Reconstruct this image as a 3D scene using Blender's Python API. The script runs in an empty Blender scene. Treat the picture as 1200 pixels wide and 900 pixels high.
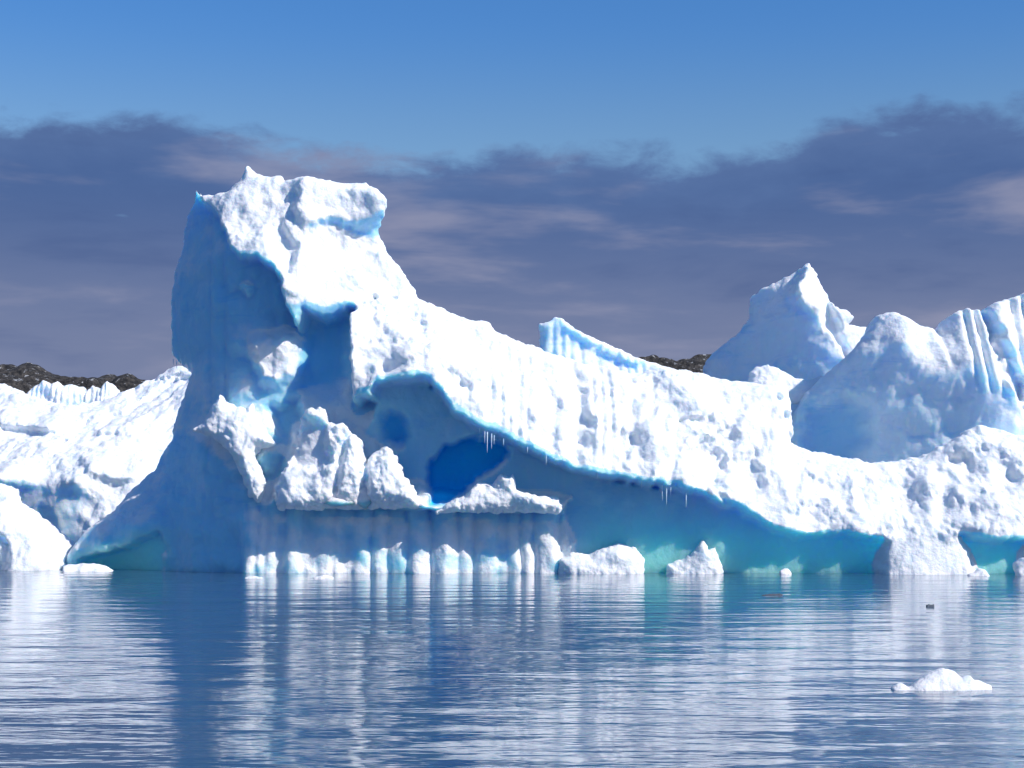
import bpy, math
import numpy as np
from mathutils import Vector

# ------------------------------------------------------------------ camera, sky, sun, exposure
SC = bpy.context.scene
COL = SC.collection
FPX, HOR, UC, DIST = 1900.0, 587.0, 600.0, 80.0      # focal length / horizon row / centre column / distance of the berg front
S = DIST / FPX                                       # metres per unit at the berg front
CAMH = 3.58

cam_d = bpy.data.cameras.new("camera")
cam_d.sensor_width = 36.0
cam_d.lens = FPX / 1200.0 * 36.0
cam_d.shift_y = (HOR - 450.0) / 1200.0
cam_d.clip_start = 0.5
cam_d.clip_end = 20000.0
cam = bpy.data.objects.new("camera", cam_d)
cam.location = (0, 0, CAMH)
cam.rotation_euler = (math.radians(90), 0, 0)
COL.objects.link(cam)
SC.camera = cam

SUN = Vector((0.69, -0.37, 0.63)).normalized()
sun_d = bpy.data.lights.new("sun", 'SUN')
sun_d.energy = 4.5
sun_d.angle = math.radians(0.5)
sun_d.color = (1.0, 0.965, 0.92)
sun = bpy.data.objects.new("sun", sun_d)
sun.rotation_euler = SUN.to_track_quat('Z', 'Y').to_euler()
sun.location = SUN * 200
COL.objects.link(sun)

SC.view_settings.view_transform = 'Standard'
SC.view_settings.look = 'None'
SC.view_settings.exposure = 0.15
SC.view_settings.gamma = 1.0
SC.view_settings.use_curve_mapping = False


class NT:
    """small helper to write node trees"""
    def __init__(self, tree):
        self.t = tree
        for n in list(tree.nodes):
            tree.nodes.remove(n)

    def n(self, kind, props=None, **inp):
        nd = self.t.nodes.new(kind)
        for k, v in (props or {}).items():
            setattr(nd, k, v)
        for k, v in inp.items():
            self.put(nd, k, v)
        return nd

    def put(self, nd, k, v):
        sock = nd.inputs[int(k[1:])] if k[0] == 'i' and k[1:].isdigit() else nd.inputs[k.replace('_', ' ')]
        if isinstance(v, bpy.types.NodeSocket):
            self.t.links.new(v, sock)
        else:
            sock.default_value = v

    def m(self, op, a, b=0.0, c=0.0, clamp=False):
        nd = self.n('ShaderNodeMath', {'operation': op, 'use_clamp': clamp}, i0=a, i1=b, i2=c)
        return nd.outputs[0]

    def step(self, x, lo, hi):
        nd = self.n('ShaderNodeMapRange', {'interpolation_type': 'SMOOTHSTEP', 'clamp': True})
        for k, v in zip(range(5), (x, lo, hi, 0.0, 1.0)):
            self.put(nd, 'i%d' % k, v)
        return nd.outputs[0]

    def mix(self, f, a, b):
        nd = self.n('ShaderNodeMix', {'data_type': 'RGBA', 'clamp_factor': True}, i0=f, i6=a, i7=b)
        return nd.outputs[2]

    def noise(self, vec, scale, detail=4.0, rough=0.55, dist=0.0):
        nd = self.n('ShaderNodeTexNoise', None, Vector=vec, Scale=scale, Detail=detail, Roughness=rough, Distortion=dist)
        return nd.outputs[0]

    def scale(self, vec, sx, sy, sz):
        nd = self.n('ShaderNodeMapping', None, Vector=vec, Scale=(sx, sy, sz))
        return nd.outputs[0]


def rgb(r, g, b):
    return (r, g, b, 1.0)


world = bpy.data.worlds.new("World")
SC.world = world
world.use_nodes = True
w = NT(world.node_tree)
tc = w.n('ShaderNodeTexCoord')
gen = tc.outputs['Generated']
sep = w.n('ShaderNodeSeparateXYZ', None, Vector=gen)
sx, sy, sz = sep.outputs
flat = w.m('SQRT', w.m('ADD', w.m('MULTIPLY', sx, sx), w.m('MULTIPLY', sy, sy)))
slope = w.m('DIVIDE', sz, w.m('MAXIMUM', flat, 0.001))          # tangent of the elevation
az = w.m('ARCTAN2', sx, sy)
sky = w.n('ShaderNodeTexSky', {'sky_type': 'NISHITA', 'sun_disc': False})
sky.sun_elevation = math.asin(SUN.z)
sky.sun_rotation = math.atan2(SUN.x, SUN.y)
sky.altitude = 0.0
sky.air_density = 1.0
sky.dust_density = 0.1
sky.ozone_density = 3.0
# clear polar air: a tint that deepens the blue
skyc = w.n('ShaderNodeMix', {'data_type': 'RGBA', 'blend_type': 'MULTIPLY'}, i0=1.0, i6=sky.outputs[0], i7=w.mix(w.step(slope, 0.31, 0.20), rgb(0.47, 0.86, 1.25), rgb(0.80, 0.96, 1.06))).outputs[2]
bg_sky = w.n('ShaderNodeBackground', None, Color=skyc, Strength=0.097)
# stratus bank low over the horizon
cv = w.scale(gen, 1.0, 1.0, 2.2)
n_edge = w.m('ADD', w.m('MULTIPLY', w.noise(cv, 9.0, 3.0, 0.5, 0.3), 0.45), w.m('MULTIPLY', w.noise(cv, 26.0, 8.0, 0.6, 0.25), 0.55))
n_big = w.noise(w.scale(gen, 1, 1, 1.3), 3.1, 2.0, 0.5)
ramp = w.n('ShaderNodeFloatCurve', None)
cu = ramp.mapping.curves[0]
pts = [(0.0, 0.55), (0.25, 0.6), (0.3421, 0.565), (0.3842, 0.583), (0.4211, 0.496), (0.4474, 0.452), (0.4842, 0.443), (0.5, 0.47), (0.5263, 0.409), (0.5526, 0.4), (0.5763, 0.435), (0.5868, 0.504), (0.5987, 0.617), (0.6211, 0.617), (0.6579, 0.591), (1.0, 0.6)]
while len(cu.points) < len(pts):
    cu.points.new(0.5, 0.5)
for p, (a, b) in zip(cu.points, pts):
    p.location = (a, b)
ramp.mapping.update()
w.put(ramp, 'Value', w.m('ADD', w.m('MULTIPLY', az, 0.5), 0.5))
edge = w.m('ADD', 0.165, w.m('MULTIPLY', ramp.outputs[0], 0.115))
edge = w.m('ADD', edge, w.m('MULTIPLY', w.m('SUBTRACT', n_edge, 0.5), 0.082))
dlt = w.m('SUBTRACT', edge, slope)
mask = w.m('MULTIPLY', w.step(dlt, -0.004, 0.015), w.step(slope, -0.4, -0.3))
gap = w.step(w.noise(w.scale(gen, 1, 1, 5.5), 5.3, 4.0, 0.55), 0.645, 0.70)
mask = w.m('MULTIPLY', mask, w.m('SUBTRACT', 1.0, w.m('MULTIPLY', gap, w.step(slope, 0.13, 0.17))))
streak = w.noise(w.scale(gen, 1.0, 1.0, 4.5), 6.0, 5.0, 0.55, 0.2)
cl_hi, cl_lo = rgb(0.050, 0.094, 0.220), rgb(0.128, 0.155, 0.255)
c1 = w.mix(w.step(slope, 0.075, 0.20), cl_lo, cl_hi)
c2 = w.mix(w.m('MULTIPLY', w.step(streak, 0.47, 0.70), 0.8), c1, rgb(0.20, 0.21, 0.30))
c3 = w.mix(w.m('MULTIPLY', w.step(streak, 0.47, 0.28), 0.5), c2, rgb(0.040, 0.074, 0.185))
c3 = w.mix(w.m('MULTIPLY', w.step(dlt, 0.05, 0.0), 0.30), c3, rgb(0.11, 0.18, 0.34))
bg_cl = w.n('ShaderNodeBackground', None, Color=c3, Strength=1.32)
mx = w.n('ShaderNodeMixShader', None, i0=mask, i1=bg_sky.outputs[0], i2=bg_cl.outputs[0])
w.n('ShaderNodeOutputWorld', None, Surface=mx.outputs[0])


# ------------------------------------------------------------------ noise and voxel meshing
def _hash(ix, iy, iz, seed):
    h = (ix.astype(np.uint32) * np.uint32(374761393) + iy.astype(np.uint32) * np.uint32(668265263)
         + iz.astype(np.uint32) * np.uint32(2147483647) + np.uint32(seed * 974711 + 12345))
    h = (h ^ (h >> np.uint32(13))) * np.uint32(1274126177)
    h = h ^ (h >> np.uint32(16))
    h = h * np.uint32(2246822519)
    return h ^ (h >> np.uint32(15))


GR = np.array([(1, 1, 0), (-1, 1, 0), (1, -1, 0), (-1, -1, 0), (1, 0, 1), (-1, 0, 1), (1, 0, -1), (-1, 0, -1),
               (0, 1, 1), (0, -1, 1), (0, 1, -1), (0, -1, -1), (1, 1, 0), (-1, 1, 0), (0, -1, 1), (0, -1, -1)], np.float32)


def perlin(x, y, z, seed=0):
    x, y, z = (np.asarray(a, np.float32) for a in np.broadcast_arrays(x, y, z))
    fx, fy, fz = np.floor(x), np.floor(y), np.floor(z)
    ix, iy, iz = fx.astype(np.int64), fy.astype(np.int64), fz.astype(np.int64)
    dx, dy, dz = x - fx, y - fy, z - fz
    u, v, t = (a * a * a * (a * (a * 6 - 15) + 10) for a in (dx, dy, dz))
    out = 0
    for cx in (0, 1):
        wx = u if cx else 1 - u
        for cy in (0, 1):
            wy = v if cy else 1 - v
            for cz in (0, 1):
                wz = t if cz else 1 - t
                g = GR[_hash(ix + cx, iy + cy, iz + cz, seed) & np.uint32(15)]
                out = out + wx * wy * wz * (g[..., 0] * (dx - cx) + g[..., 1] * (dy - cy) + g[..., 2] * (dz - cz))
    return out


def fbm(x, y, z, octaves=3, seed=0, gain=0.5, billow=False):
    a, s, tot = 1.0, 1.0, 0.0
    for o in range(octaves):
        p = perlin(x * s + 17.3 * o, y * s - 9.1 * o, z * s + 3.7 * o, seed + o)
        if billow:
            p = np.abs(p) * 2 - 0.45
        tot = tot + a * p
        a *= gain
        s *= 2.03
    return tot


def poly_sd(px, pz, poly):
    """signed distance to a polygon, positive inside"""
    poly = np.asarray(poly, np.float32)
    d2 = np.full(px.shape, 1e12, np.float32)
    ins = np.zeros(px.shape, bool)
    for k in range(len(poly)):
        ax, az_ = poly[k - 1]
        bx, bz = poly[k]
        ex, ez = bx - ax, bz - az_
        t = np.clip(((px - ax) * ex + (pz - az_) * ez) / max(ex * ex + ez * ez, 1e-9), 0, 1)
        np.minimum(d2, (px - ax - t * ex) ** 2 + (pz - az_ - t * ez) ** 2, out=d2)
        if abs(ez) > 1e-9:
            ins ^= ((az_ > pz) != (bz > pz)) & (px < ax + (pz - az_) / ez * ex)
    d = np.sqrt(d2)
    return np.where(ins, d, -d)


class RBF:
    """smooth depth through scattered points (x, z, depth)"""
    def __init__(self, p, smooth=2.0):
        p = np.asarray(p, float)
        self.p = p
        n = len(p)
        r = np.hypot(p[:, None, 0] - p[None, :, 0], p[:, None, 1] - p[None, :, 1])
        A = np.zeros((n + 1, n + 1))
        A[:n, :n] = -r - np.eye(n) * smooth * -1
        A[:n, n] = 1
        A[n, :n] = 1
        self.w = np.linalg.solve(A, np.append(p[:, 2], 0))

    def __call__(self, x, z):
        x = np.asarray(x, np.float32)
        out = np.full(x.shape, self.w[-1], np.float32)
        for (px, pz, _), wt in zip(self.p, self.w[:-1]):
            out -= np.float32(wt) * np.sqrt((x - px) ** 2 + (z - pz) ** 2)
        return out


def at(u, v, d):
    """a sighted point at depth d in front of the reference plane -> metric plane units"""
    k = 1 - d / FPX
    return UC + (u - UC) * k, HOR + (v - HOR) * k


def at_pts(pts):
    return [(*at(u, v, d), d) for u, v, d in pts]


def trace(poly, depth, it=3):
    out = []
    for p in poly:
        u, v = p[0], p[1]
        d = p[2] if len(p) > 2 else 0.0
        if len(p) < 3:
            for _ in range(it):
                x, z = at(u, v, d)
                d = float(depth(np.array([x]), np.array([z]))[0])
        out.append(at(u, v, d))
    return out


def blur(a, r):
    if r <= 0:
        return a
    k = np.exp(-0.5 * (np.arange(-int(3 * r) - 1, int(3 * r) + 2) / r) ** 2)
    k /= k.sum()
    n = len(k) // 2
    p = np.pad(a, ((n, n), (0, 0)), 'edge')
    a = sum(k[i] * p[i:i + a.shape[0]] for i in range(len(k)))
    p = np.pad(a, ((0, 0), (n, n)), 'edge')
    return sum(k[i] * p[:, i:i + a.shape[1]] for i in range(len(k))).astype(np.float32)


def surface_nets(f):
    """quads over the zero level of a voxel field"""
    ins = f > 0
    nx, ny, nz = (n - 1 for n in f.shape)
    cnt = np.zeros((nx, ny, nz), np.int8)
    for a in (0, 1):
        for b in (0, 1):
            for c in (0, 1):
                cnt += ins[a:a + nx, b:b + ny, c:c + nz]
    ids = np.flatnonzero((cnt > 0) & (cnt < 8))
    del cnt
    ci, cj, ck = np.unravel_index(ids, (nx, ny, nz))
    cor = {}
    for a in (0, 1):
        for b in (0, 1):
            for c in (0, 1):
                cor[a, b, c] = f[ci + a, cj + b, ck + c]
    pos = np.zeros((len(ids), 3), np.float32)
    num = np.zeros(len(ids), np.float32)
    for e, ax in [((a, b, c), ax) for ax in range(3) for a in (0, 1) for b in (0, 1) for c in (0, 1) if (a, b, c)[ax] == 0]:
        e2 = list(e)
        e2[ax] = 1
        v0, v1 = cor[e], cor[tuple(e2)]
        cr = (v0 > 0) != (v1 > 0)
        t = np.where(cr, v0 / np.where(cr, v0 - v1, 1), 0)
        for q in range(3):
            pos[:, q] += np.where(cr, e[q] + (t if q == ax else 0), 0)
        num += cr
    pos /= num[:, None]
    pos += np.stack([ci, cj, ck], 1)
    faces = []
    for ax in range(3):
        sl0 = [slice(1, -1)] * 3
        sl1 = [slice(1, -1)] * 3
        sl0[ax] = slice(0, -1)
        sl1[ax] = slice(1, None)
        A, B = ins[tuple(sl0)], ins[tuple(sl1)]
        for flip, M in ((False, A & ~B), (True, ~A & B)):
            i = np.array(np.nonzero(M))
            if i.shape[1] == 0:
                continue
            off = np.ones(3, int)
            off[ax] = 0
            i = i + off[:, None]
            o1, o2 = (ax + 1) % 3, (ax + 2) % 3
            q = []
            for s1, s2 in ((0, 0), (1, 0), (1, 1), (0, 1)):
                c = i.copy()
                c[o1] -= 1 - s1
                c[o2] -= 1 - s2
                q.append(np.searchsorted(ids, np.ravel_multi_index(c, (nx, ny, nz))))
            q = np.stack(q, 1)
            faces.append(q[:, ::-1] if flip else q)
    return pos, np.concatenate(faces)


def new_mesh(name, verts, quads, mat, parent=None, smooth=True, attrs=None):
    me = bpy.data.meshes.new(name)
    nf, k = quads.shape
    me.vertices.add(len(verts))
    me.vertices.foreach_set('co', np.ascontiguousarray(verts, np.float32).ravel())
    me.loops.add(nf * k)
    me.loops.foreach_set('vertex_index', np.ascontiguousarray(quads, np.int32).ravel())
    me.polygons.add(nf)
    me.polygons.foreach_set('loop_start', np.arange(0, nf * k, k, dtype=np.int32))
    me.polygons.foreach_set('loop_total', np.full(nf, k, np.int32))
    me.polygons.foreach_set('use_smooth', np.full(nf, smooth))
    me.update(calc_edges=True)
    for an, av in (attrs or {}).items():
        at_ = me.attributes.new(an, 'FLOAT', 'POINT')
        at_.data.foreach_set('value', np.ascontiguousarray(av, np.float32))
    me.materials.append(mat)
    me.validate()
    ob = bpy.data.objects.new(name, me)
    COL.objects.link(ob)
    if parent is not None:
        ob.parent = parent
    return ob


def vnormals(v, q):
    a, b, c, d = (v[q[:, i]] for i in range(4))
    fn = np.cross(c - a, d - b)
    n = np.zeros_like(v)
    for i in range(4):
        for k in range(3):
            n[:, k] += np.bincount(q[:, i], fn[:, k], len(v))
    return n / np.maximum(np.linalg.norm(n, axis=1, keepdims=True), 1e-9)


def ice_solid(name, mat, outline, pts, regions=(), parent=None, vox=2.0, thick=150.0, lip=14.0, R=14.0, RB=90.0,
              rough=1.0, snow=0.0, soften=1.2, jitter=2.5, seed=1, fine=1.0, base_z=692.0, origin=None):
    """A closed body of ice: a traced outline, a front surface through depth points, regions that step it in or out,
    a rounded back, weathered by noise. Plane units are S metres."""
    front = RBF(at_pts(pts))
    out = np.array(trace(outline, lambda x, z: front(x, z) - lip))
    x0, x1 = out[:, 0].min() - 8, out[:, 0].max() + 8
    z0, z1 = out[:, 1].min() - 8, min(out[:, 1].max() + 8, base_z + 6)
    nx, nz = int((x1 - x0) / vox) + 1, int((z1 - z0) / vox) + 1
    X, Z = np.meshgrid(x0 + vox * np.arange(nx, dtype=np.float32), z0 + vox * np.arange(nz, dtype=np.float32), indexing='ij')
    F = front(X, Z)
    rmap = np.full(X.shape, rough, np.float32)
    clear = np.zeros(X.shape, np.float32)
    smap = np.full(X.shape, snow, np.float32)
    wmap = np.zeros(X.shape, np.float32)
    wob = fbm(X / 16, Z / 16, 0.5, 3, seed + 50) * jitter * 2
    for n, r in enumerate(regions):
        def cur(x, z):
            i = np.clip(((x - x0) / vox).astype(int), 0, nx - 1)
            j = np.clip(((z - z0) / vox).astype(int), 0, nz - 1)
            return F[i, j]
        rf = RBF(at_pts(r['pts'])) if 'pts' in r else None
        sd = poly_sd(X, Z, trace(r['poly'], rf or cur)) + wob * r.get('jit', 1.0)
        soft = r.get('soft', 3.0)
        a = np.clip(0.5 + sd / (2 * soft), 0, 1)
        a = a * a * (3 - 2 * a)
        if rf:
            F = F * (1 - a) + rf(X, Z) * a
        if 'add' in r:
            dome = np.sqrt(np.clip(1 - (1 - np.clip(sd / r.get('dome', 12.0), 0, 1)) ** 2, 0, 1))
            F = F + r['add'] * (dome if r.get('dome') else a)
        if 'flute' in r:
            wl, amp = r['flute']
            wx = X + 6 * perlin(X / 40, Z / 60, 1.5, seed + 7)
            fl = np.abs(np.sin(wx / wl * math.pi + 5.5 * perlin(wx / 60, Z * 0, 3.1, seed + 9))) ** 0.6
            big = perlin(wx / 31, Z / 200, 8.8, seed + 3)
            F = F + a * amp * (fl - 0.6 + 0.9 * big)
        if 'cols' in r:
            wx = X + 5 * perlin(X / 50, Z / 45, 1.5, seed + 7) + (Z - 630) * 0.06 * perlin(X / 33, Z * 0, 2.5, seed + 8)
            bump = np.zeros_like(F)
            cc = r['cols']
            for c0, c1 in zip(cc[:-1], cc[1:]):
                hw = (c1 - c0) / 2
                q = np.clip(1 - ((wx - (c0 + c1) / 2) / hw) ** 2, 0, 1)
                bump = np.maximum(bump, min(14, hw * 0.95) * np.sqrt(q) + 5 * math.sin(c0 * 1.7))
            F = F + a * (bump + 4 * fbm(X / 22, Z / 34, 4.5, 2, seed + 12))
        if 'rough' in r:
            rmap = rmap * (1 - a) + r['rough'] * a
        if 'snow' in r:
            # snow caps a lip and hangs a little way over it before bare ice begins
            s_ = np.clip(0.5 + (sd - (6.0 if r['snow'] < 0 else 0.0)) / (2 * soft), 0, 1)
            smap = smap * (1 - s_) + r['snow'] * s_
        if 'wet' in r:
            wmap = wmap * (1 - a) + r['wet'] * a
        if 'clear' in r:
            clear = np.maximum(clear, a * r['clear'])
    F = blur(F, soften / vox)
    Fm = blur(F, 5 / vox)
    gx_, gz_ = np.gradient(Fm, vox)
    smap = smap + gz_ / np.sqrt(1 + gx_ ** 2 + gz_ ** 2)
    rb = blur(rmap, 3 / vox)
    wx, wz = X + 9 * perlin(X / 30, Z / 30, 4.4, seed + 24), Z + 9 * perlin(X / 30, Z / 30, 6.6, seed + 25)
    calm = np.clip(0.5 + 1.6 * perlin(X / 75, Z / 60, 3.3, seed + 26), 0.1, 1.3)
    F = F + rb * (11 * fbm(X / 64, Z / 55, 2.2, 2, seed + 20) + calm * 4.0 * fbm((wx + 0.5 * wz) / 24, (wz - 0.3 * wx) / 40, 5.2, 3, seed + 21, 0.5)
             + 1.6 * fbm(wx / 14, wz / 20, 8.2, 2, seed + 22, 0.5, True))
    sd = poly_sd(X, Z, out) + 2.2 * rough * fbm(X / 9, Z / 9, 7.7, 3, seed + 30)
    q = 1 - np.sqrt(np.clip(1 - (1 - np.clip(sd / R, 0, 1)) ** 2, 0, 1))
    qb = 1 - np.sqrt(np.clip(1 - (1 - np.clip(sd / RB, 0, 1)) ** 2, 0, 1))
    mid = F - lip
    B = np.minimum(F - thick, F.mean() - thick) + 14 * rough * fbm(X / 45, Z / 45, 9.9, 3, seed + 40)
    B = np.minimum(B, mid - 1)
    Fe = np.where(sd > 0, F - lip * q, mid + sd * 1.5)
    Be = np.where(sd > 0, B + (mid - B) * qb, mid - sd * 1.5)
    lowest = Z > base_z
    Fe = np.where(lowest, Be - 10, Fe)
    d0, d1 = Be[sd > 0].min() - 6, Fe[sd > 0].max() + 6
    nd = int((d1 - d0) / vox) + 1
    gF = 1 / np.sqrt(1 + sum(g * g for g in np.gradient(Fe, vox)))
    gB = 1 / np.sqrt(1 + sum(g * g for g in np.gradient(Be, vox)))
    D = (d0 + vox * np.arange(nd, dtype=np.float32))[None, None, :]
    f = (Fe[..., None] - D) * gF[..., None].astype(np.float32)
    np.minimum(f, (D - Be[..., None]) * gB[..., None].astype(np.float32), out=f)
    f[[0, -1]] = -1
    f[:, [0, -1]] = -1
    f[:, :, [0, -1]] = -1
    p, quads = surface_nets(f.astype(np.float32))
    del f
    i = np.clip(p[:, 0].round().astype(int), 0, nx - 1)
    j = np.clip(p[:, 1].round().astype(int), 0, nz - 1)
    ra, ca, sa, wa = rb[i, j], clear[i, j], smap[i, j], blur(wmap, 8 / vox)[i, j]
    x, z, d = x0 + p[:, 0] * vox, z0 + p[:, 1] * vox, d0 + p[:, 2] * vox
    # weathering in three dimensions
    v = np.stack([x, DIST / S - d, -z], 1).astype(np.float32)
    n = vnormals(v, quads)
    if np.einsum('ij,ij->i', v - v.mean(0), n).mean() < 0:
        quads = quads[:, ::-1]
        n = -n
    patch = np.clip(0.55 + 1.3 * fbm(x / 55, z / 45, d / 55, 2, seed + 66), 0.12, 1.2)
    h = (1.5 * fbm(x / 21, z / 24, d / 21, 2, seed + 60) + patch * (0.8 * fbm(x / 11, z / 13, d / 11, 2, seed + 61, billow=True)
         + 0.5 * perlin(x / 3.8, z / 3.8, d / 3.8, seed + 62))) * ra * fine
    v = v + n * h[:, None]
    v[:, 0] = (v[:, 0] - UC) * S
    v[:, 1] *= S
    v[:, 2] = CAMH + (v[:, 2] + HOR) * S
    if origin is not None:
        v = v - np.array(origin, np.float32)
    else:
        origin = (float(v[:, 0].mean()), float(v[:, 1].mean()), 0.0)
        v = v - np.array(origin, np.float32)
    ob = new_mesh(name, v, quads, mat, parent, True, {'clear': ca, 'snow': sa, 'wet': wa})
    if parent is None:
        ob.location = origin
    return ob


def tag(o, label=None, cat=None, group=None, kind=None):
    for k, val in (('label', label), ('category', cat), ('group', group), ('kind', kind)):
        if val:
            o[k] = val
    return o


def empty(name, loc):
    o = bpy.data.objects.new(name, None)
    o.location = loc
    COL.objects.link(o)
    return o


# ------------------------------------------------------------------ materials
def ice_material(name, bare=(0.36, 0.69, 0.88), snow=(0.86, 0.88, 0.90), lo=-0.12, hi=0.30, wet=1.0, sss=0.85, radius=(0.3, 0.8, 1.3)):
    mat = bpy.data.materials.new(name)
    mat.use_nodes = True
    t = NT(mat.node_tree)
    geo = t.n('ShaderNodeNewGeometry')
    pos = geo.outputs['Position']
    nz = t.n('ShaderNodeSeparateXYZ', None, Vector=geo.outputs['Normal']).outputs[2]
    z = t.n('ShaderNodeSeparateXYZ', None, Vector=pos).outputs[2]
    big = t.noise(pos, 0.55, 5.0, 0.6)
    sn = t.n('ShaderNodeAttribute', {'attribute_name': 'snow'}).outputs['Fac']
    sn = t.m('ADD', sn, t.m('MULTIPLY', nz, 0.3))
    cover = t.step(t.m('ADD', sn, t.m('MULTIPLY', t.m('SUBTRACT', big, 0.5), 0.7)), lo, hi)
    col = t.mix(cover, rgb(*bare), rgb(*snow))
    # firn and old ice showing through the snow
    firn = t.noise(t.scale(pos, 1.0, 1.0, 1.5), 0.9, 6.0, 0.6, 0.5)
    col = t.mix(t.m('MULTIPLY', t.step(firn, 0.52, 0.70), t.m('MULTIPLY', cover, 0.7)), col, rgb(0.66, 0.76, 0.86))
    run = t.noise(t.scale(pos, 1.3, 1.3, 0.22), 1.0, 4.0, 0.6, 0.3)
    col = t.mix(t.m('MULTIPLY', t.step(run, 0.48, 0.70), t.m('MULTIPLY', t.m('SUBTRACT', 1.0, cover), 0.45)), col, rgb(0.50, 0.74, 0.90))
    # layers of bluer ice
    lay = t.noise(t.scale(pos, 0.35, 0.35, 1.3), 1.0, 4.0, 0.6, 0.6)
    col = t.mix(t.m('MULTIPLY', t.step(lay, 0.52, 0.72), t.m('MULTIPLY', t.m('SUBTRACT', 1.0, cover), 0.5)), col, rgb(0.20, 0.56, 0.86))
    # wave-washed turquoise belt at the water
    belt = t.step(t.m('ADD', z, t.m('MULTIPLY', t.m('SUBTRACT', big, 0.5), 1.6)), 4.2, 1.1)
    belt = t.m('MULTIPLY', belt, t.m('MULTIPLY', t.m('SUBTRACT', 1.0, cover), t.m('ADD', t.n('ShaderNodeAttribute', {'attribute_name': 'wet'}).outputs['Fac'], 0.12)))
    col = t.mix(t.m('MULTIPLY', belt, 0.9), col, rgb(0.29, 0.92, 1.0))
    cl = t.n('ShaderNodeAttribute', {'attribute_name': 'clear'}).outputs['Fac']
    col = t.mix(cl, col, rgb(0.005, 0.50, 1.0))
    fine = t.noise(pos, 3.5, 8.0, 0.62)
    mid = t.noise(pos, 1.1, 4.0, 0.55)
    hgt = t.m('ADD', t.m('MULTIPLY', fine, 0.13), t.m('MULTIPLY', mid, 0.18))
    bmp = t.n('ShaderNodeBump', None, Strength=t.m('ADD', 0.40, t.m('MULTIPLY', cover, 0.35)), Distance=0.9, Height=hgt)
    ro = t.mix(cover, rgb(0.35, 0.35, 0.35), rgb(0.75, 0.75, 0.75))
    bs = t.n('ShaderNodeBsdfPrincipled', None, Base_Color=col, Roughness=ro, Normal=bmp.outputs[0], IOR=1.31)
    bs.inputs['Specular IOR Level'].default_value = 0.3
    t.put(bs, 'Subsurface_Weight', t.m('MULTIPLY', sss, t.m('SUBTRACT', 1.0, t.m('MULTIPLY', cover, 0.7))))
    bs.inputs['Subsurface Radius'].default_value = radius
    t.put(bs, 'Subsurface_Scale', t.m('ADD', 1.0, t.m('MULTIPLY', belt, 1.8)))
    t.n('ShaderNodeOutputMaterial', None, Surface=bs.outputs[0])
    return mat


ICE = ice_material("iceberg_ice")
SNOW = ice_material("packed_snow", bare=(0.74, 0.85, 0.94), lo=-0.5, hi=0.0, wet=0.25)
DARK = ice_material("dirty_clear_ice", bare=(0.05, 0.06, 0.08), snow=(0.10, 0.115, 0.14), wet=0.0, sss=0.0)
GLAZE = ice_material("icicle_ice", bare=(0.70, 0.84, 0.93), wet=0.0, sss=0.0)
PALE = ice_material("pale_blue_ice", bare=(0.64, 0.80, 0.94), lo=0.1, hi=0.6, wet=0.4)


def water_material():
    mat = bpy.data.materials.new("sea_water")
    mat.use_nodes = True
    t = NT(mat.node_tree)
    pos = t.n('ShaderNodeNewGeometry').outputs['Position']
    a = t.noise(t.scale(pos, 0.32, 1.0, 1.0), 0.72, 2.0, 0.42, 0.3)
    b = t.noise(t.scale(pos, 0.4, 1.0, 1.0), 3.6, 2.0, 0.5)
    c = t.noise(t.scale(pos, 0.10, 0.22, 1.0), 1.0, 2.0, 0.5)
    h = t.m('ADD', t.m('MULTIPLY', a, t.m('ADD', 0.026, t.m('MULTIPLY', t.noise(t.scale(pos, 0.05, 0.03, 1.0), 1.0, 3.0, 0.5), 0.056))), t.m('ADD', t.m('MULTIPLY', b, 0.010), t.m('MULTIPLY', c, 0.05)))
    bmp = t.n('ShaderNodeBump', None, Strength=1.0, Distance=1.0, Height=h)
    bs = t.n('ShaderNodeBsdfPrincipled', None, Base_Color=rgb(0.04, 0.09, 0.16), Roughness=0.06, IOR=1.42, Normal=bmp.outputs[0])
    t.n('ShaderNodeOutputMaterial', None, Surface=bs.outputs[0])
    return mat


def rock_material():
    mat = bpy.data.materials.new("dark_rock")
    mat.use_nodes = True
    t = NT(mat.node_tree)
    geo = t.n('ShaderNodeNewGeometry')
    pos = geo.outputs['Position']
    nz = t.n('ShaderNodeSeparateXYZ', None, Vector=geo.outputs['Normal']).outputs[2]
    n1 = t.noise(pos, 0.8, 6.0, 0.7)
    col = t.mix(t.step(n1, 0.42, 0.62), rgb(0.026, 0.024, 0.023), rgb(0.115, 0.10, 0.088))
    sn = t.step(t.m('ADD', t.noise(pos, 0.7, 5.0, 0.65), t.m('MULTIPLY', nz, 0.2)), 0.76, 0.86)
    col = t.mix(sn, col, rgb(0.75, 0.77, 0.80))
    bmp = t.n('ShaderNodeBump', None, Strength=1.0, Distance=3.0, Height=t.noise(pos, 0.9, 8.0, 0.65))
    bs = t.n('ShaderNodeBsdfPrincipled', None, Base_Color=col, Roughness=0.85, Normal=bmp.outputs[0])
    t.n('ShaderNodeOutputMaterial', None, Surface=bs.outputs[0])
    return mat


WATER = water_material()
ROCK = rock_material()


# ------------------------------------------------------------------ sea and far shore
e = 9000.0
sea = new_mesh("water", np.array([(-e, -e, 0), (e, -e, 0), (e, e, 0), (-e, e, 0)]), np.array([(0, 1, 2, 3)]), WATER)
tag(sea, "rippled dark blue sea in front of the icebergs", "sea", kind="structure")


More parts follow.
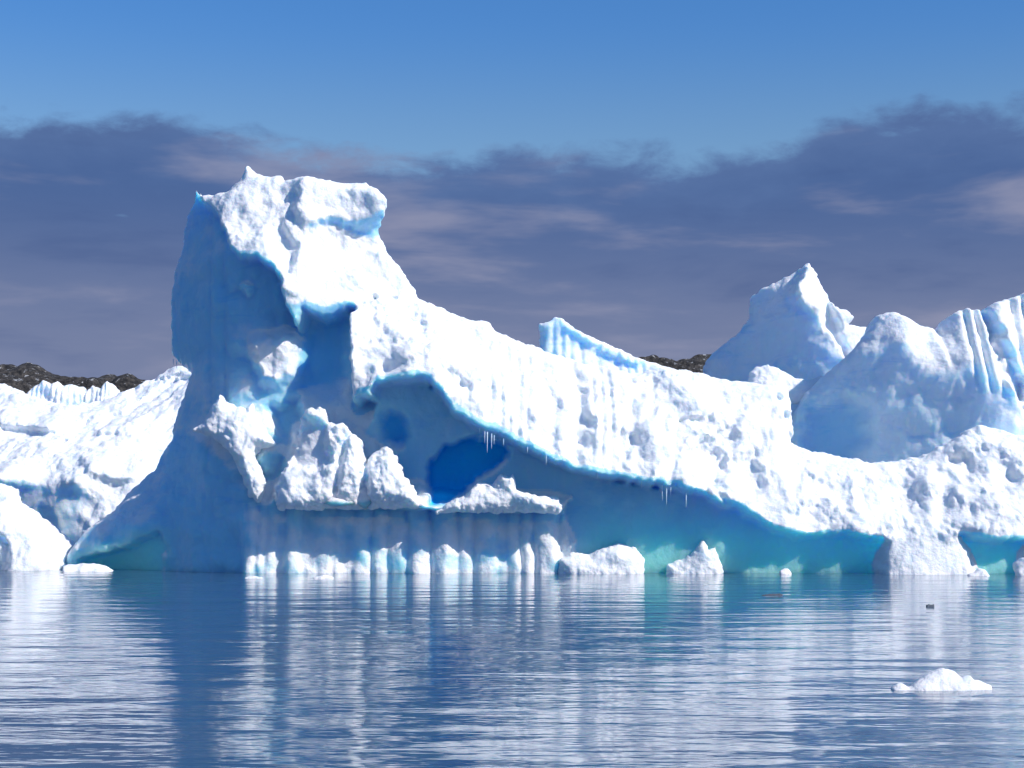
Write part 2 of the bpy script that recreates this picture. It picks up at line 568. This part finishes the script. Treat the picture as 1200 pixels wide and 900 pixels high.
def shore(x0, x1, y0, crest, seed):
    """a ridge of broken dark rock far behind the ice"""
    nx, ny = 420, 70
    gx, gy = np.meshgrid(np.linspace(x0, x1, nx), np.linspace(0, 90, ny), indexing='ij')
    prof = np.interp(gx, [c[0] for c in crest], [c[1] for c in crest])
    up = np.sin(np.clip(gy / 50, 0, 1) * math.pi / 2) * np.where(gy > 50, 1 - 0.3 * (gy - 50) / 40, 1)
    h = prof * up + 1.5 * fbm(gx / 12, gy / 8, 0.3, 3, seed, 0.5, True) + 0.6 * fbm(gx / 4, gy / 4, 1.3, 2, seed + 9, 0.5)
    h[:, 0] = -2
    v = np.stack([gx, gy + y0, h], -1).reshape(-1, 3)
    i = np.arange(nx * ny).reshape(nx, ny)
    q = np.stack([i[:-1, :-1], i[1:, :-1], i[1:, 1:], i[:-1, 1:]], -1).reshape(-1, 4)
    return new_mesh("rocky_shore", v, q, ROCK)


def far(u, v, dist):
    return ((u - UC) * dist / FPX, CAMH + (HOR - v) * dist / FPX)


o = shore(-170, -60, 330, [(-170, 28), *[far(u, v, 380) for u, v in ((-60, 429), (0, 428), (48, 429), (75, 440), (130, 443), (180, 446), (210, 450))], (-60, 20)], 4)
tag(o, "low dark rocky shore behind the ice at the left edge", "shore", kind="structure")
o = shore(0, 110, 400, [(0, 25), *[far(u, v, 450) for u, v in ((690, 428), (740, 424), (790, 422), (830, 422), (900, 428))], (110, 22)], 11)
tag(o, "low dark rocky shore showing between two icebergs", "shore", kind="structure")


# ------------------------------------------------------------------ the great iceberg
berg = empty("iceberg", (0.0, 82.0, 0.0))
tag(berg, "largest iceberg with a tall flat-topped tower at left and a long white wall", "iceberg")
OUT = [(80, 720), (78, 655), (86, 640), (100, 622), (118, 608), (135, 597), (150, 578), (165, 563), (182, 550), (190, 535), (203, 515),
       (205, 495), (212, 475), (219, 455), (224, 437), (214, 428), (203, 418), (201, 390), (201, 355), (206, 320), (215, 285), (219, 255),
       (228, 238), (229, 224), (240, 232), (256, 231), (270, 226), (283, 213), (290, 196), (303, 205), (320, 208), (328, 205), (335, 212),
       (360, 210), (385, 214), (405, 218), (430, 218), (445, 227), (455, 240), (452, 252), (443, 268), (445, 280), (455, 297), (470, 315),
       (482, 335), (490, 351), (505, 358), (525, 366), (550, 377), (574, 379), (580, 388), (610, 402), (640, 414), (665, 421), (690, 430),
       (720, 433), (745, 440), (765, 433), (800, 433), (840, 441), (880, 448), (910, 452), (928, 456), (930, 480), (930, 518), (935, 521), (950, 528),
       (985, 533), (1020, 541), (1050, 541), (1085, 534), (1115, 520), (1135, 505), (1150, 498), (1170, 502), (1190, 510), (1215, 515),
       (1270, 530), (1310, 560), (1335, 620), (1345, 720)]
FACE = [(201, 355, -140), (206, 300, -140), (219, 255, -125), (230, 240, -95), (245, 245, -72), (270, 295, -22), (240, 300, -78),
        (240, 360, -72), (240, 430, -82), (212, 420, -130), (224, 440, -118), (280, 330, -30), (278, 400, -34), (300, 350, -36),
        (340, 390, -48), (380, 385, -62), (390, 430, -66), (370, 450, -58), (330, 470, -35), (290, 460, -30), (250, 470, -60),
        (220, 460, -108), (205, 500, -122), (190, 540, -128), (240, 540, -38), (195, 590, -78), (150, 580, -112), (120, 610, -110),
        (80, 650, -116), (85, 690, -116), (120, 640, -80), (160, 620, -66), (200, 640, -76), (240, 620, -38), (275, 640, -22), (240, 690, -40), (282, 690, -22),
        (200, 690, -78), (300, 520, -20), (400, 600, 0), (600, 600, -20), (290, 205, -55), (440, 235, -50), (480, 345, -75),
        (700, 430, -80), (900, 450, -80), (900, 600, 0), (1100, 600, 0), (1100, 690, 0), (600, 690, 0), (1340, 600, -60), (1150, 500, -60)]
WALL = [(410, 365, 0), (440, 350, -30), (490, 352, -62), (580, 388, -72), (700, 430, -82), (850, 442, -92), (925, 455, -84),
        (410, 420, 25), (412, 465, 36), (440, 465, 42), (470, 445, 46), (510, 450, 46), (530, 480, 48), (560, 500, 48), (600, 517, 44), (660, 545, 38),
        (740, 562, 34), (800, 568, 28), (870, 592, 22), (500, 400, 5), (600, 450, 2), (700, 490, -2), (800, 500, -12), (900, 500, -36),
        (925, 518, -46), (940, 522, -56), (1020, 541, -64), (1085, 534, -60), (1150, 498, -62), (1200, 512, -62), (1320, 560, -100),
        (1000, 572, -16), (1100, 576, -10), (1160, 545, -18), (930, 622, 19), (980, 620, 17), (1040, 627, 14), (1090, 640, 14), (1130, 627, 22),
        (1200, 630, 28), (1300, 640, 10), (1320, 690, -20)]
CAP = [(240, 234, -62), (258, 250, -34), (270, 290, -2), (300, 298, 16), (328, 330, 22), (344, 370, 22), (290, 205, -55), (330, 215, -48),
       (330, 260, -8), (400, 225, -46), (440, 235, -42), (450, 250, -40), (430, 275, -62), (400, 290, -44), (440, 300, -66), (485, 348, -68),
       (380, 340, -12), (405, 358, -14), (360, 300, -8), (280, 240, -28)]
HOLLOW = [(442, 460, -20), (440, 500, -34), (480, 460, -34), (470, 520, -50), (520, 500, -46), (480, 580, -34), (600, 540, -44), (560, 580, -44), (660, 570, -36),
          (740, 590, -20), (840, 610, -4), (700, 670, -16), (850, 670, -9), (950, 640, -5), (950, 690, -9), (1030, 640, -4), (1030, 690, -7), (780, 690, -16)]
regions = [
    dict(poly=[(405, 362), (440, 348), (490, 345), (600, 380), (700, 410), (760, 415), (930, 430), (1000, 500), (1150, 470), (1380, 500), (1380, 740), (800, 740), (795, 574), (740, 564), (700, 558), (660, 548),
               (600, 519), (560, 502), (530, 484), (514, 458), (500, 446), (470, 446), (442, 450), (440, 470), (425, 462), (412, 468), (408, 420)],
         pts=WALL, soft=2.5, rough=1.35, snow=0.55),
    dict(poly=[(222, 215), (290, 180), (480, 200), (495, 350), (470, 353), (440, 347), (405, 360), (390, 366), (375, 371), (354, 361), (344, 378),
               (331, 354), (327, 328), (318, 314), (300, 299), (278, 302), (270, 291), (256, 256), (243, 240)], pts=CAP, soft=2.5, rough=1.0, snow=0.5),
    # the overhanging head of the tower
    dict(poly=[(350, 180), (470, 200), (470, 240), (443, 264), (420, 267), (396, 258), (376, 262), (356, 268), (348, 240)], add=15, soft=7, rough=0.8, snow=0.9),
    dict(poly=[(312, 268), (328, 258), (342, 276), (345, 300), (337, 318), (326, 306), (318, 290)], add=-15, soft=6, rough=0.5),
    # the hollow under the brow
    dict(poly=[(442, 452), (470, 448), (500, 448), (514, 460), (530, 486), (560, 504), (600, 521), (660, 550), (700, 560), (740, 566), (795, 576), (830, 582),
               (830, 740), (700, 740), (660, 604), (440, 600), (445, 530), (428, 505), (440, 475)], pts=HOLLOW, soft=2.5, rough=0.35, snow=-0.5),
    dict(poly=[(790, 572), (840, 586), (872, 598), (900, 616), (930, 628), (985, 626), (1030, 632), (1048, 740), (790, 740)], pts=HOLLOW, soft=7, rough=0.4, snow=-0.5),
    dict(poly=[(690, 560), (800, 577), (872, 594), (930, 626), (1045, 630), (1050, 740), (690, 740)], add=0, soft=25, wet=1.0),
    # the ledge
    dict(poly=[(318, 575), (480, 570), (560, 580), (668, 584), (662, 601), (500, 598), (400, 594), (322, 592)], pts=[(320, 590, 22), (400, 594, 33), (500, 598, 31), (620, 598, 22), (660, 600, 0), (320, 575, -12), (480, 575, -14), (560, 580, -16), (660, 584, -24)], soft=3, rough=0.8, snow=0.7, jit=1.0),
    # columns below the ledge
    dict(poly=[(285, 590), (330, 592), (400, 594), (500, 598), (655, 600), (670, 640), (690, 740), (285, 740)],
         pts=[(290, 595, -20), (290, 690, -6), (400, 600, -26), (400, 690, -8), (520, 605, -28), (520, 690, -9), (660, 605, -34), (670, 690, -12)],
         soft=3, rough=0.45, jit=0.3, snow=-0.05,
         cols=[286, 300, 311, 324, 334, 354, 368, 392, 402, 414, 437, 453, 478, 504, 536, 556, 584, 593, 611, 626, 656, 690]),
    # the sea cave at the left foot
    dict(poly=[(90, 740), (98, 656), (125, 646), (150, 640), (175, 628), (190, 622), (197, 640), (192, 740)],
         pts=[(95, 680, -130), (100, 655, -128), (140, 645, -130), (185, 630, -92), (192, 680, -70), (150, 680, -120)], soft=3, rough=0.3, snow=-0.6, wet=1.0),
    dict(poly=[(190, 240), (262, 250), (340, 400), (300, 480), (240, 560), (190, 440)], add=0, flute=(46, 6), soft=14, rough=0.75),
    # smooth bare ice of the lower left flank
    dict(poly=[(70, 640), (150, 570), (205, 500), (250, 520), (285, 580), (284, 740), (196, 740), (192, 620), (110, 645)], add=0, soft=6, rough=0.8, snow=-0.6),
    dict(poly=[(318, 478), (350, 466), (354, 492), (332, 552), (316, 582), (308, 566), (322, 526)], add=-24, soft=8, rough=0.4, snow=-0.6),
    # lit knobs on the shaded side
    dict(poly=[(296, 402), (320, 396), (345, 391), (358, 398), (352, 420), (349, 443), (325, 453), (308, 445), (299, 425)], add=24, soft=10, rough=0.9, snow=0.8),
    dict(poly=[(284, 336), (292, 333), (299, 337), (291, 349)], add=14, dome=6),
    # gully beside the wall
    dict(poly=[(350, 400), (372, 375), (404, 366), (406, 420), (402, 468), (372, 470), (350, 455)], add=-12, soft=10, rough=0.3, snow=-0.4, clear=0.35),
    # caves of clear ice
    dict(poly=[(446, 492), (458, 484), (472, 492), (476, 510), (466, 520), (450, 516)], add=-16, soft=9, clear=0.8, rough=0.1),
    dict(poly=[(500, 548), (518, 524), (552, 513), (590, 512), (598, 530), (580, 550), (560, 562), (530, 588), (503, 592)], add=-22, soft=4, clear=1.0, rough=0.3),
    # hollows and grooves of the wall
    dict(poly=[(672, 462), (684, 458), (692, 475), (688, 520), (680, 545), (668, 528), (670, 495)], add=-15, soft=8, jit=1.8),
    dict(poly=[(526, 436), (548, 432), (556, 452), (545, 462), (530, 455)], add=-13, soft=9, jit=1.8),
    dict(poly=[(725, 512), (738, 505), (744, 520), (736, 535), (724, 528)], add=-12, soft=8, jit=1.8),
    dict(poly=[(806, 530), (820, 515), (842, 520), (850, 548), (835, 575), (812, 565)], add=-18, soft=10, jit=1.8),
    dict(poly=[(848, 498), (862, 496), (864, 520), (852, 528)], add=-12, soft=8, jit=1.8),
    dict(poly=[(915, 462), (932, 460), (932, 520), (916, 522)], add=-18, soft=7, jit=1.8),
    dict(poly=[(1120, 540), (1150, 520), (1185, 535), (1195, 560), (1180, 580), (1150, 570), (1135, 555)], add=-16, soft=11, jit=1.8),
    dict(poly=[(1128, 628), (1165, 634), (1210, 636), (1210, 740), (1130, 740)], add=-30, soft=4, rough=0.4, snow=-0.4, wet=1.0),
    dict(poly=[(415, 392), (445, 384), (470, 400), (476, 425), (455, 432), (425, 420)], add=-9, soft=12, jit=1.8),
    dict(poly=[(440, 425), (470, 428), (480, 440), (450, 444)], add=-10, soft=7, jit=1.8),
    dict(poly=[(470, 365), (495, 372), (500, 395), (482, 392)], add=-9, soft=8, jit=1.8),
    dict(poly=[(600, 440), (612, 442), (618, 495), (606, 505), (598, 470)], add=-9, soft=8, jit=1.8),
    dict(poly=[(640, 455), (650, 450), (656, 500), (646, 525), (636, 500)], add=-9, soft=8, jit=1.8),
    dict(poly=[(745, 450), (770, 445), (775, 470), (758, 486)], add=-9, soft=10, jit=1.8),
    dict(poly=[(775, 505), (800, 490), (830, 494), (820, 508), (790, 522)], add=-12, soft=8, jit=1.8),
    dict(poly=[(860, 540), (885, 530), (900, 552), (885, 580), (868, 570)], add=-13, soft=9, jit=1.8),
    dict(poly=[(950, 560), (985, 556), (1005, 575), (985, 590), (960, 582)], add=-9, soft=10, jit=1.8),
    dict(poly=[(1030, 570), (1060, 560), (1085, 575), (1070, 600), (1040, 592)], add=-9, soft=10, jit=1.8),
    dict(poly=[(1095, 550), (1112, 545), (1118, 575), (1105, 600), (1095, 580)], add=-9, soft=8, jit=1.8),
    dict(poly=[(1028, 740), (1036, 655), (1046, 634), (1085, 628), (1128, 632), (1142, 655), (1150, 740)], pts=[(1040, 630, 14), (1090, 630, 13), (1130, 632, 13), (1085, 660, 27), (1035, 690, 30), (1140, 690, 30), (1085, 690, 40)], soft=8, rough=0.35, snow=0.9),
    dict(poly=[(560, 395), (700, 430), (770, 440), (760, 545), (660, 540), (600, 515), (540, 470)], add=0, flute=(17, 6), soft=14, jit=2),
]
ice_solid("ice_body", ICE, OUT, FACE, regions, parent=berg, vox=1.7, thick=130, lip=14, R=13, RB=100, seed=3, rough=0.8, snow=-0.1, origin=(0, 82, 0))


def part_solid(name, mat, outline, depth, bulge, **kw):
    """a lump of ice with a domed front, set against the berg"""
    us, vs = [p[0] for p in outline], [p[1] for p in outline]
    top, bot = min(vs), max(vs)
    pts = []
    for u in np.linspace(min(us), max(us), 5):
        for v, k in ((top, 0.0), ((top + bot) / 2, 0.6), (bot, 1.0)):
            pts.append((u, v, depth + bulge * k))
    return ice_solid(name, mat, outline, pts, **kw)


org = (0, 82, 0)
M1 = [(326, 597), (322, 576), (330, 555), (345, 530), (352, 490), (362, 479), (382, 480), (386, 495), (402, 498), (422, 514), (426, 530),
      (429, 542), (440, 526), (455, 522), (467, 540), (475, 560), (490, 576), (494, 596)]
part_solid("snow_mound", SNOW, M1, 24, 10, parent=berg, vox=1.2, thick=70, lip=20, R=22, RB=20, rough=1.25, seed=21, origin=org,
           regions=[dict(poly=[(420, 520), (430, 530), (432, 560), (428, 600), (420, 600), (423, 560)], add=-20, soft=5),
                    dict(poly=[(402, 505), (407, 510), (398, 560), (392, 600), (385, 600), (392, 555)], add=-14, soft=4),
                    dict(poly=[(340, 510), (356, 490), (380, 500), (384, 540), (372, 552), (338, 550)], add=-16, soft=8, rough=0.4)])
M2 = [(512, 601), (525, 589), (545, 581), (560, 566), (575, 570), (588, 556), (596, 560), (601, 556), (604, 574), (622, 580), (655, 583), (661, 591), (655, 601)]
part_solid("snow_mound", SNOW, M2, 24, 5, parent=berg, vox=1.2, thick=44, lip=14, R=16, RB=16, rough=1.1, seed=22, origin=org)
M3 = [(258, 461), (266, 471), (290, 480), (296, 472), (300, 486), (322, 520), (306, 526), (300, 535), (311, 566), (303, 587), (290, 580), (283, 560),
      (273, 534), (250, 515), (234, 508), (226, 504), (240, 490)]
part_solid("snow_mound", SNOW, M3, -6, 22, parent=berg, vox=1.2, thick=50, lip=18, R=16, RB=16, rough=1.1, seed=23, origin=org)
for k, (poly, dep, bl) in enumerate([
        ([(652, 720), (655, 655), (668, 648), (690, 650), (705, 643), (725, 637), (745, 642), (755, 655), (756, 720)], 2, 22),
        ([(780, 720), (782, 662), (800, 656), (815, 645), (823, 632), (830, 644), (838, 640), (842, 655), (847, 664), (848, 720)], 2, 18),
        ([(1030, 720), (1034, 655), (1042, 634), (1060, 622), (1095, 620), (1128, 626), (1140, 640), (1150, 655), (1156, 720)], -6, 20)]):
    part_solid("ice_foot", SNOW, poly, dep, bl, parent=berg, vox=1.2, thick=50, lip=14, R=20, RB=16, rough=0.8, seed=31 + k, origin=org)


def icicle(u, v, d, ln, r):
    k = 8
    ring = np.arange(k) * 2 * math.pi / k
    x, z = at(u, v, d)
    c = np.array([(x - UC) * S, DIST - d * S, CAMH + (HOR - z) * S]) - np.array(org)
    vs = []
    prof = [(0.0, 1.0), (0.3, 0.8), (0.6, 0.5), (0.85, 0.28), (1.0, 0.06)]
    for t, rr in prof:
        for a in ring:
            vs.append(c + np.array([math.cos(a) * r * rr, math.sin(a) * r * rr, -ln * t]))
    q = [(i * k + j, (i + 1) * k + j, (i + 1) * k + (j + 1) % k, i * k + (j + 1) % k) for i in range(len(prof) - 1) for j in range(k)]
    new_mesh("icicle", np.array(vs), np.array(q), GLAZE, berg)


for u, v, d, ln, r in ((571, 506, 44, 1.0, .05), (562, 501, 44, 0.3, .04), (590, 514, 44, 0.35, .04), (618, 524, 42, 0.3, .04), (640, 533, 40, 0.5, .04), (700, 552, 34, 0.35, .04), (752, 563, 30, 0.4, .04), (576, 508, 44, 0.75, .05), (579, 510, 44, 0.45, .04), (568, 505, 44, 0.6, .04),
                       (776, 569, 27, 0.75, .04), (781, 570, 27, 0.9, .05), (786, 571, 27, 0.5, .04), (804, 578, 24, 0.7, .05),
                       (207, 423, -140, 0.45, .04), (203, 421, -142, 0.35, .04)):
    icicle(u, v, d, ln, r * 0.65)

# ------------------------------------------------------------------ the other icebergs
# snow-covered berg at the left edge
o = ice_solid("iceberg", SNOW,
              [(-60, 730), (-60, 440), (0, 449), (14, 455), (30, 462), (50, 468), (80, 476), (110, 472), (135, 464), (160, 452), (185, 440), (205, 430), (224, 430),
               (250, 470), (270, 560), (270, 730)],
              [(-50, 445, -820), (0, 452, -800), (60, 472, -740), (120, 472, -740), (180, 445, -780), (220, 432, -790), (0, 500, -660), (80, 500, -640), (160, 490, -640),
               (210, 470, -680), (0, 540, -530), (70, 545, -510), (150, 530, -550), (200, 520, -590), (0, 560, -450), (90, 560, -455), (150, 570, -470), (10, 585, -475),
               (60, 600, -465), (100, 600, -465), (60, 670, -450), (160, 670, -450), (230, 600, -500), (-50, 600, -480), (-50, 690, -450), (230, 690, -450)],
              [dict(poly=[(-70, 575), (0, 572), (40, 564), (75, 566), (100, 582), (112, 720), (-70, 720)], pts=[(-50, 580, -510), (20, 575, -492), (60, 570, -478), (100, 585, -462), (20, 620, -488), (60, 620, -474), (98, 640, -458), (40, 700, -475)], soft=14, rough=0.7, snow=-0.5),
               dict(poly=[(-20, 475), (40, 482), (90, 492), (60, 505), (10, 498), (-20, 490)], add=18, soft=8),
               dict(poly=[(150, 455), (185, 442), (212, 436), (195, 452), (172, 470), (152, 474)], add=-18, soft=5),
               dict(poly=[(100, 535), (150, 528), (185, 535), (170, 560), (130, 566), (105, 556)], add=16, soft=9),
               dict(poly=[(0, 500), (60, 505), (150, 480), (200, 445), (225, 440), (215, 450), (160, 490), (70, 516), (0, 512)], add=-16, soft=5),
               dict(poly=[(60, 520), (90, 512), (130, 508), (150, 512), (110, 522), (75, 528)], add=-14, soft=6)],
              vox=2.2, thick=260, lip=16, R=16, RB=140, rough=1.5, seed=61)
tag(o, "broad snow-covered iceberg at the left edge, sloping up to the tall tower", "iceberg")
o = ice_solid("iceberg", SNOW,
              [(-40, 720), (-40, 560), (0, 566), (18, 572), (22, 590), (40, 600), (60, 615), (75, 628), (82, 640), (78, 655), (72, 720)],
              [(-30, 565, -150), (10, 572, -140), (20, 600, -110), (50, 615, -120), (78, 635, -130), (0, 620, -90), (40, 640, -85), (70, 660, -105), (0, 690, -75), (40, 690, -78), (75, 690, -100)],
              [dict(poly=[(58, 640), (72, 630), (74, 680), (56, 720), (50, 720)], add=-12, soft=3), dict(poly=[(-5, 620), (10, 640), (8, 720), (-10, 720)], add=-14, soft=4)],
              vox=1.6, thick=90, lip=14, R=14, RB=40, rough=1.2, seed=62)
tag(o, "low crumbling ice lump at the left edge, at the water under the broad snowy berg", "iceberg")
for k, (poly, lab) in enumerate([
        ([(28, 500), (30, 462), (40, 453), (50, 446), (58, 450), (66, 447), (74, 452), (84, 450), (98, 455), (104, 468), (106, 500)],
         "low ridge of fluted white ice under the left rocky shore"),
        ([(98, 500), (100, 462), (108, 452), (118, 455), (126, 447), (134, 452), (140, 462), (142, 500)],
         "small pale blue ice block with a jagged top under the left rocky shore")]):
    us = [p[0] for p in poly]
    o = ice_solid("iceberg", PALE, poly, [(min(us), 450, -960), (max(us), 450, -960), (min(us), 500, -940), (max(us), 500, -940), (sum(us) / len(us), 475, -925)],
                  [dict(poly=[(20, 430), (150, 430), (150, 510), (20, 510)], add=0, flute=(9, 6), soft=2)], vox=1.6, thick=70, lip=10, R=8, RB=30, rough=0.9, seed=64 + k, base_z=760)
    tag(o, lab, "iceberg")
# blue blade behind the wall
o = ice_solid("iceberg", PALE,
              [(634, 470), (632, 380), (643, 378), (650, 371), (660, 374), (668, 382), (685, 392), (705, 402), (725, 410), (742, 418), (760, 424), (790, 432), (820, 445), (830, 500), (830, 640), (634, 640)],
              [(634, 380, -330), (650, 372, -330), (700, 400, -340), (745, 420, -345), (640, 440, -325), (680, 430, -322), (720, 440, -325), (780, 450, -330), (640, 640, -300), (820, 640, -300)],
              [dict(poly=[(620, 360), (760, 400), (760, 480), (620, 480)], add=0, flute=(15, 5), soft=3),
               dict(poly=[(655, 368), (700, 394), (750, 420), (745, 430), (700, 410), (660, 385)], add=10, soft=4)],
              vox=1.6, thick=60, lip=10, R=8, RB=30, rough=0.6, seed=71, base_z=650)
tag(o, "thin pale blue ice blade rising behind the long white wall", "iceberg")
# peaked berg far right of centre
o = ice_solid("iceberg", PALE,
              [(815, 640), (826, 430), (832, 418), (850, 402), (868, 388), (880, 372), (882, 346), (895, 338), (915, 328), (935, 318), (947, 308), (955, 320), (965, 340), (976, 360),
               (990, 364), (1000, 372), (995, 380), (1012, 384), (1022, 386), (1040, 400), (1060, 440), (1060, 640)],
              [(832, 420, -565), (882, 350, -520), (947, 312, -485), (850, 440, -530), (900, 380, -488), (940, 370, -452), (955, 340, -462), (965, 400, -430), (990, 420, -415),
               (1000, 380, -430), (980, 370, -440), (1020, 390, -470), (900, 440, -480), (1010, 440, -420), (830, 640, -540), (1050, 640, -440), (940, 640, -440)],
              [dict(poly=[(947, 308), (957, 322), (976, 358), (996, 382), (1010, 420), (985, 420), (965, 380), (940, 360), (930, 340)], pts=[(935, 340, -438), (947, 315, -455), (960, 360, -436), (975, 360, -475), (985, 400, -448), (1000, 410, -480)], soft=4, snow=0.8),
               dict(poly=[(976, 352), (1030, 362), (1050, 400), (1045, 430), (1002, 430), (986, 388)], pts=[(980, 364, -438), (1000, 375, -436), (1022, 390, -462), (1010, 420, -446), (1040, 420, -485)], soft=4, snow=0.9)],
              vox=2.0, thick=150, lip=14, R=12, RB=70, rough=0.8, seed=75, base_z=650)
tag(o, "sharp-peaked pale blue iceberg standing above the snow saddle at right", "iceberg")
o = part_solid("snow_hummock", SNOW, [(878, 470), (880, 436), (888, 430), (900, 427), (912, 431), (922, 437), (932, 443), (945, 446), (965, 440), (990, 425), (1010, 410), (1030, 430), (1030, 480)], -300, 20,
               vox=1.6, thick=80, lip=12, R=14, RB=30, rough=0.9, seed=77, base_z=640)
tag(o, "rounded white snow hummock at the foot of the sharp-peaked berg", "snow hummock")
# fluted berg at the right edge
o = ice_solid("iceberg", PALE,
              [(925, 640), (928, 500), (935, 480), (948, 458), (965, 442), (990, 420), (1008, 402), (1020, 385), (1028, 370), (1045, 365), (1060, 371), (1080, 382), (1098, 388), (1105, 378), (1118, 367),
               (1133, 362), (1150, 364), (1165, 355), (1185, 349), (1205, 342), (1240, 352), (1290, 400), (1330, 500), (1330, 640)],
              [(932, 490, -240), (960, 450, -228), (1010, 400, -208), (1035, 368, -202), (1060, 372, -190), (1098, 390, -205), (1130, 364, -190), (1200, 345, -200), (1300, 420, -220),
               (980, 480, -210), (1000, 530, -206), (1040, 450, -172), (1060, 400, -168), (1050, 530, -172), (1085, 440, -150), (1100, 410, -168), (1110, 500, -150), (1130, 420, -140),
               (1160, 470, -125), (1190, 500, -110), (1190, 400, -150), (1300, 560, -140), (950, 600, -250), (1100, 620, -140), (1300, 620, -130)],
              [dict(poly=[(945, 480), (985, 468), (1015, 480), (1020, 515), (1000, 545), (940, 545)], add=-26, soft=16, rough=0.3, snow=-0.7, clear=0.45),
               dict(poly=[(1090, 390), (1100, 360), (1140, 355), (1150, 358), (1260, 330), (1330, 420), (1300, 520), (1230, 500), (1190, 470), (1150, 450), (1110, 425)], add=0, flute=(21, 15), soft=8, jit=1.0),
               dict(poly=[(1155, 362), (1168, 372), (1190, 420), (1205, 460), (1200, 480), (1180, 440), (1160, 395)], add=-22, soft=4)],
              vox=1.8, thick=180, lip=14, R=12, RB=90, rough=0.7, seed=81, base_z=650)
tag(o, "blue fluted iceberg with several peaks at the right edge, behind the front snow ridge", "iceberg")


# ------------------------------------------------------------------ floating pieces
def floater(name, mat, u, vw, outline, lab, cat="ice floe", seed=90, depth=30, rough=0.9, group=None, vox=1.0, lip=8, R=10, fine=1.0):
    """outline: (du, dv) around the waterline point (u, vw); built at the distance where the sea is sighted on that row"""
    dist = CAMH * FPX / (vw - HOR)
    d = (DIST - dist) / S
    poly = [(u + a, vw + b) for a, b in outline]
    us = [p[0] for p in poly]
    k = dist / DIST
    pts = [(uu, vw + b, d - c * k) for uu in np.linspace(min(us), max(us), 4) for b, c in ((min(q[1] for q in outline), depth * 0.5), (0, 0))]
    o = ice_solid(name, mat, poly, pts, vox=vox * k, thick=depth * k, lip=lip * k, R=R * k, RB=R * k * 1.2, rough=rough, seed=seed, base_z=1e6, fine=fine * k, jitter=1, soften=0.5)
    return tag(o, lab, cat, group or 'small pieces of ice afloat on the sea')


floater("ice_floe", SNOW, 1104, 809, [(-60, 8), (-60, -3), (-50, -7), (-40, -4), (-30, -12), (-18, -20), (0, -24), (14, -22), (22, -15), (32, -19), (36, -13), (44, -13), (58, -6), (60, 6), (40, 14), (-40, 14)],
        "rounded white ice chunk floating alone in the open water at right", seed=91, depth=40, rough=0.5, vox=1.2, lip=10, R=14, fine=0.5)
floater("ice_floe", SNOW, 102, 670, [(-28, 6), (-28, -7), (-10, -9), (10, -9), (22, -5), (29, 0), (28, 6)],
        "flat white ice slab floating before the sea cave at left", seed=92, depth=40, rough=0.5, vox=1.0, lip=5, R=6)
floater("ice_floe", SNOW, 1146, 675, [(-12, 4), (-10, -2), (-4, -5), (2, -9), (8, -6), (13, -1), (14, 4)],
        "small greyish ice chunk floating under the right white foot of the largest berg", seed=93, depth=14, rough=0.6, vox=0.8, lip=5, R=5)
floater("ice_floe", SNOW, 380, 678, [(-14, 3), (-12, -2), (0, -4), (10, -3), (14, 3)],
        "flat sliver of ice afloat before the fluted columns, left of centre", seed=94, depth=14, rough=0.4, vox=0.8, lip=3, R=3)
floater("ice_floe", SNOW, 297, 678, [(-12, 3), (-10, -2), (-4, -3), (10, -2), (12, 3)],
        "thin sliver of ice afloat at the left end of the fluted columns", seed=95, depth=12, rough=0.4, vox=0.8, lip=3, R=3)
floater("ice_floe", SNOW, 920, 673, [(-7, 3), (-6, -3), (-1, -7), (4, -6), (7, -1), (7, 3)],
        "tiny white ice bit afloat before the turquoise undercut", seed=96, depth=10, rough=0.4, vox=0.7, lip=3, R=3)
floater("ice_floe", SNOW, 1204, 675, [(-14, 6), (-14, -14), (-8, -21), (4, -22), (14, -10), (14, 6)],
        "pale ice chunk cut off by the right edge at the waterline", seed=97, depth=18, rough=0.6, vox=0.9, lip=6, R=6)
floater("ice_floe", DARK, 905, 698, [(-13, 4), (-12, -1), (-4, -2), (2, -2.5), (9, -2.5), (12, -1), (13, 4)],
        "thin dark sliver of ice floating out from the turquoise undercut", seed=98, depth=14, rough=0.2, vox=0.7, lip=2, R=2)
floater("ice_floe", DARK, 1090, 711, [(-5, 3), (-5, -2), (-2, -3), (1, -2), (4, -3), (5, 3)],
        "tiny dark ice bit floating between the right white foot and the lone chunk", seed=99, depth=8, rough=0.2, vox=0.6, lip=2, R=2)

SC.render.engine = 'CYCLES'
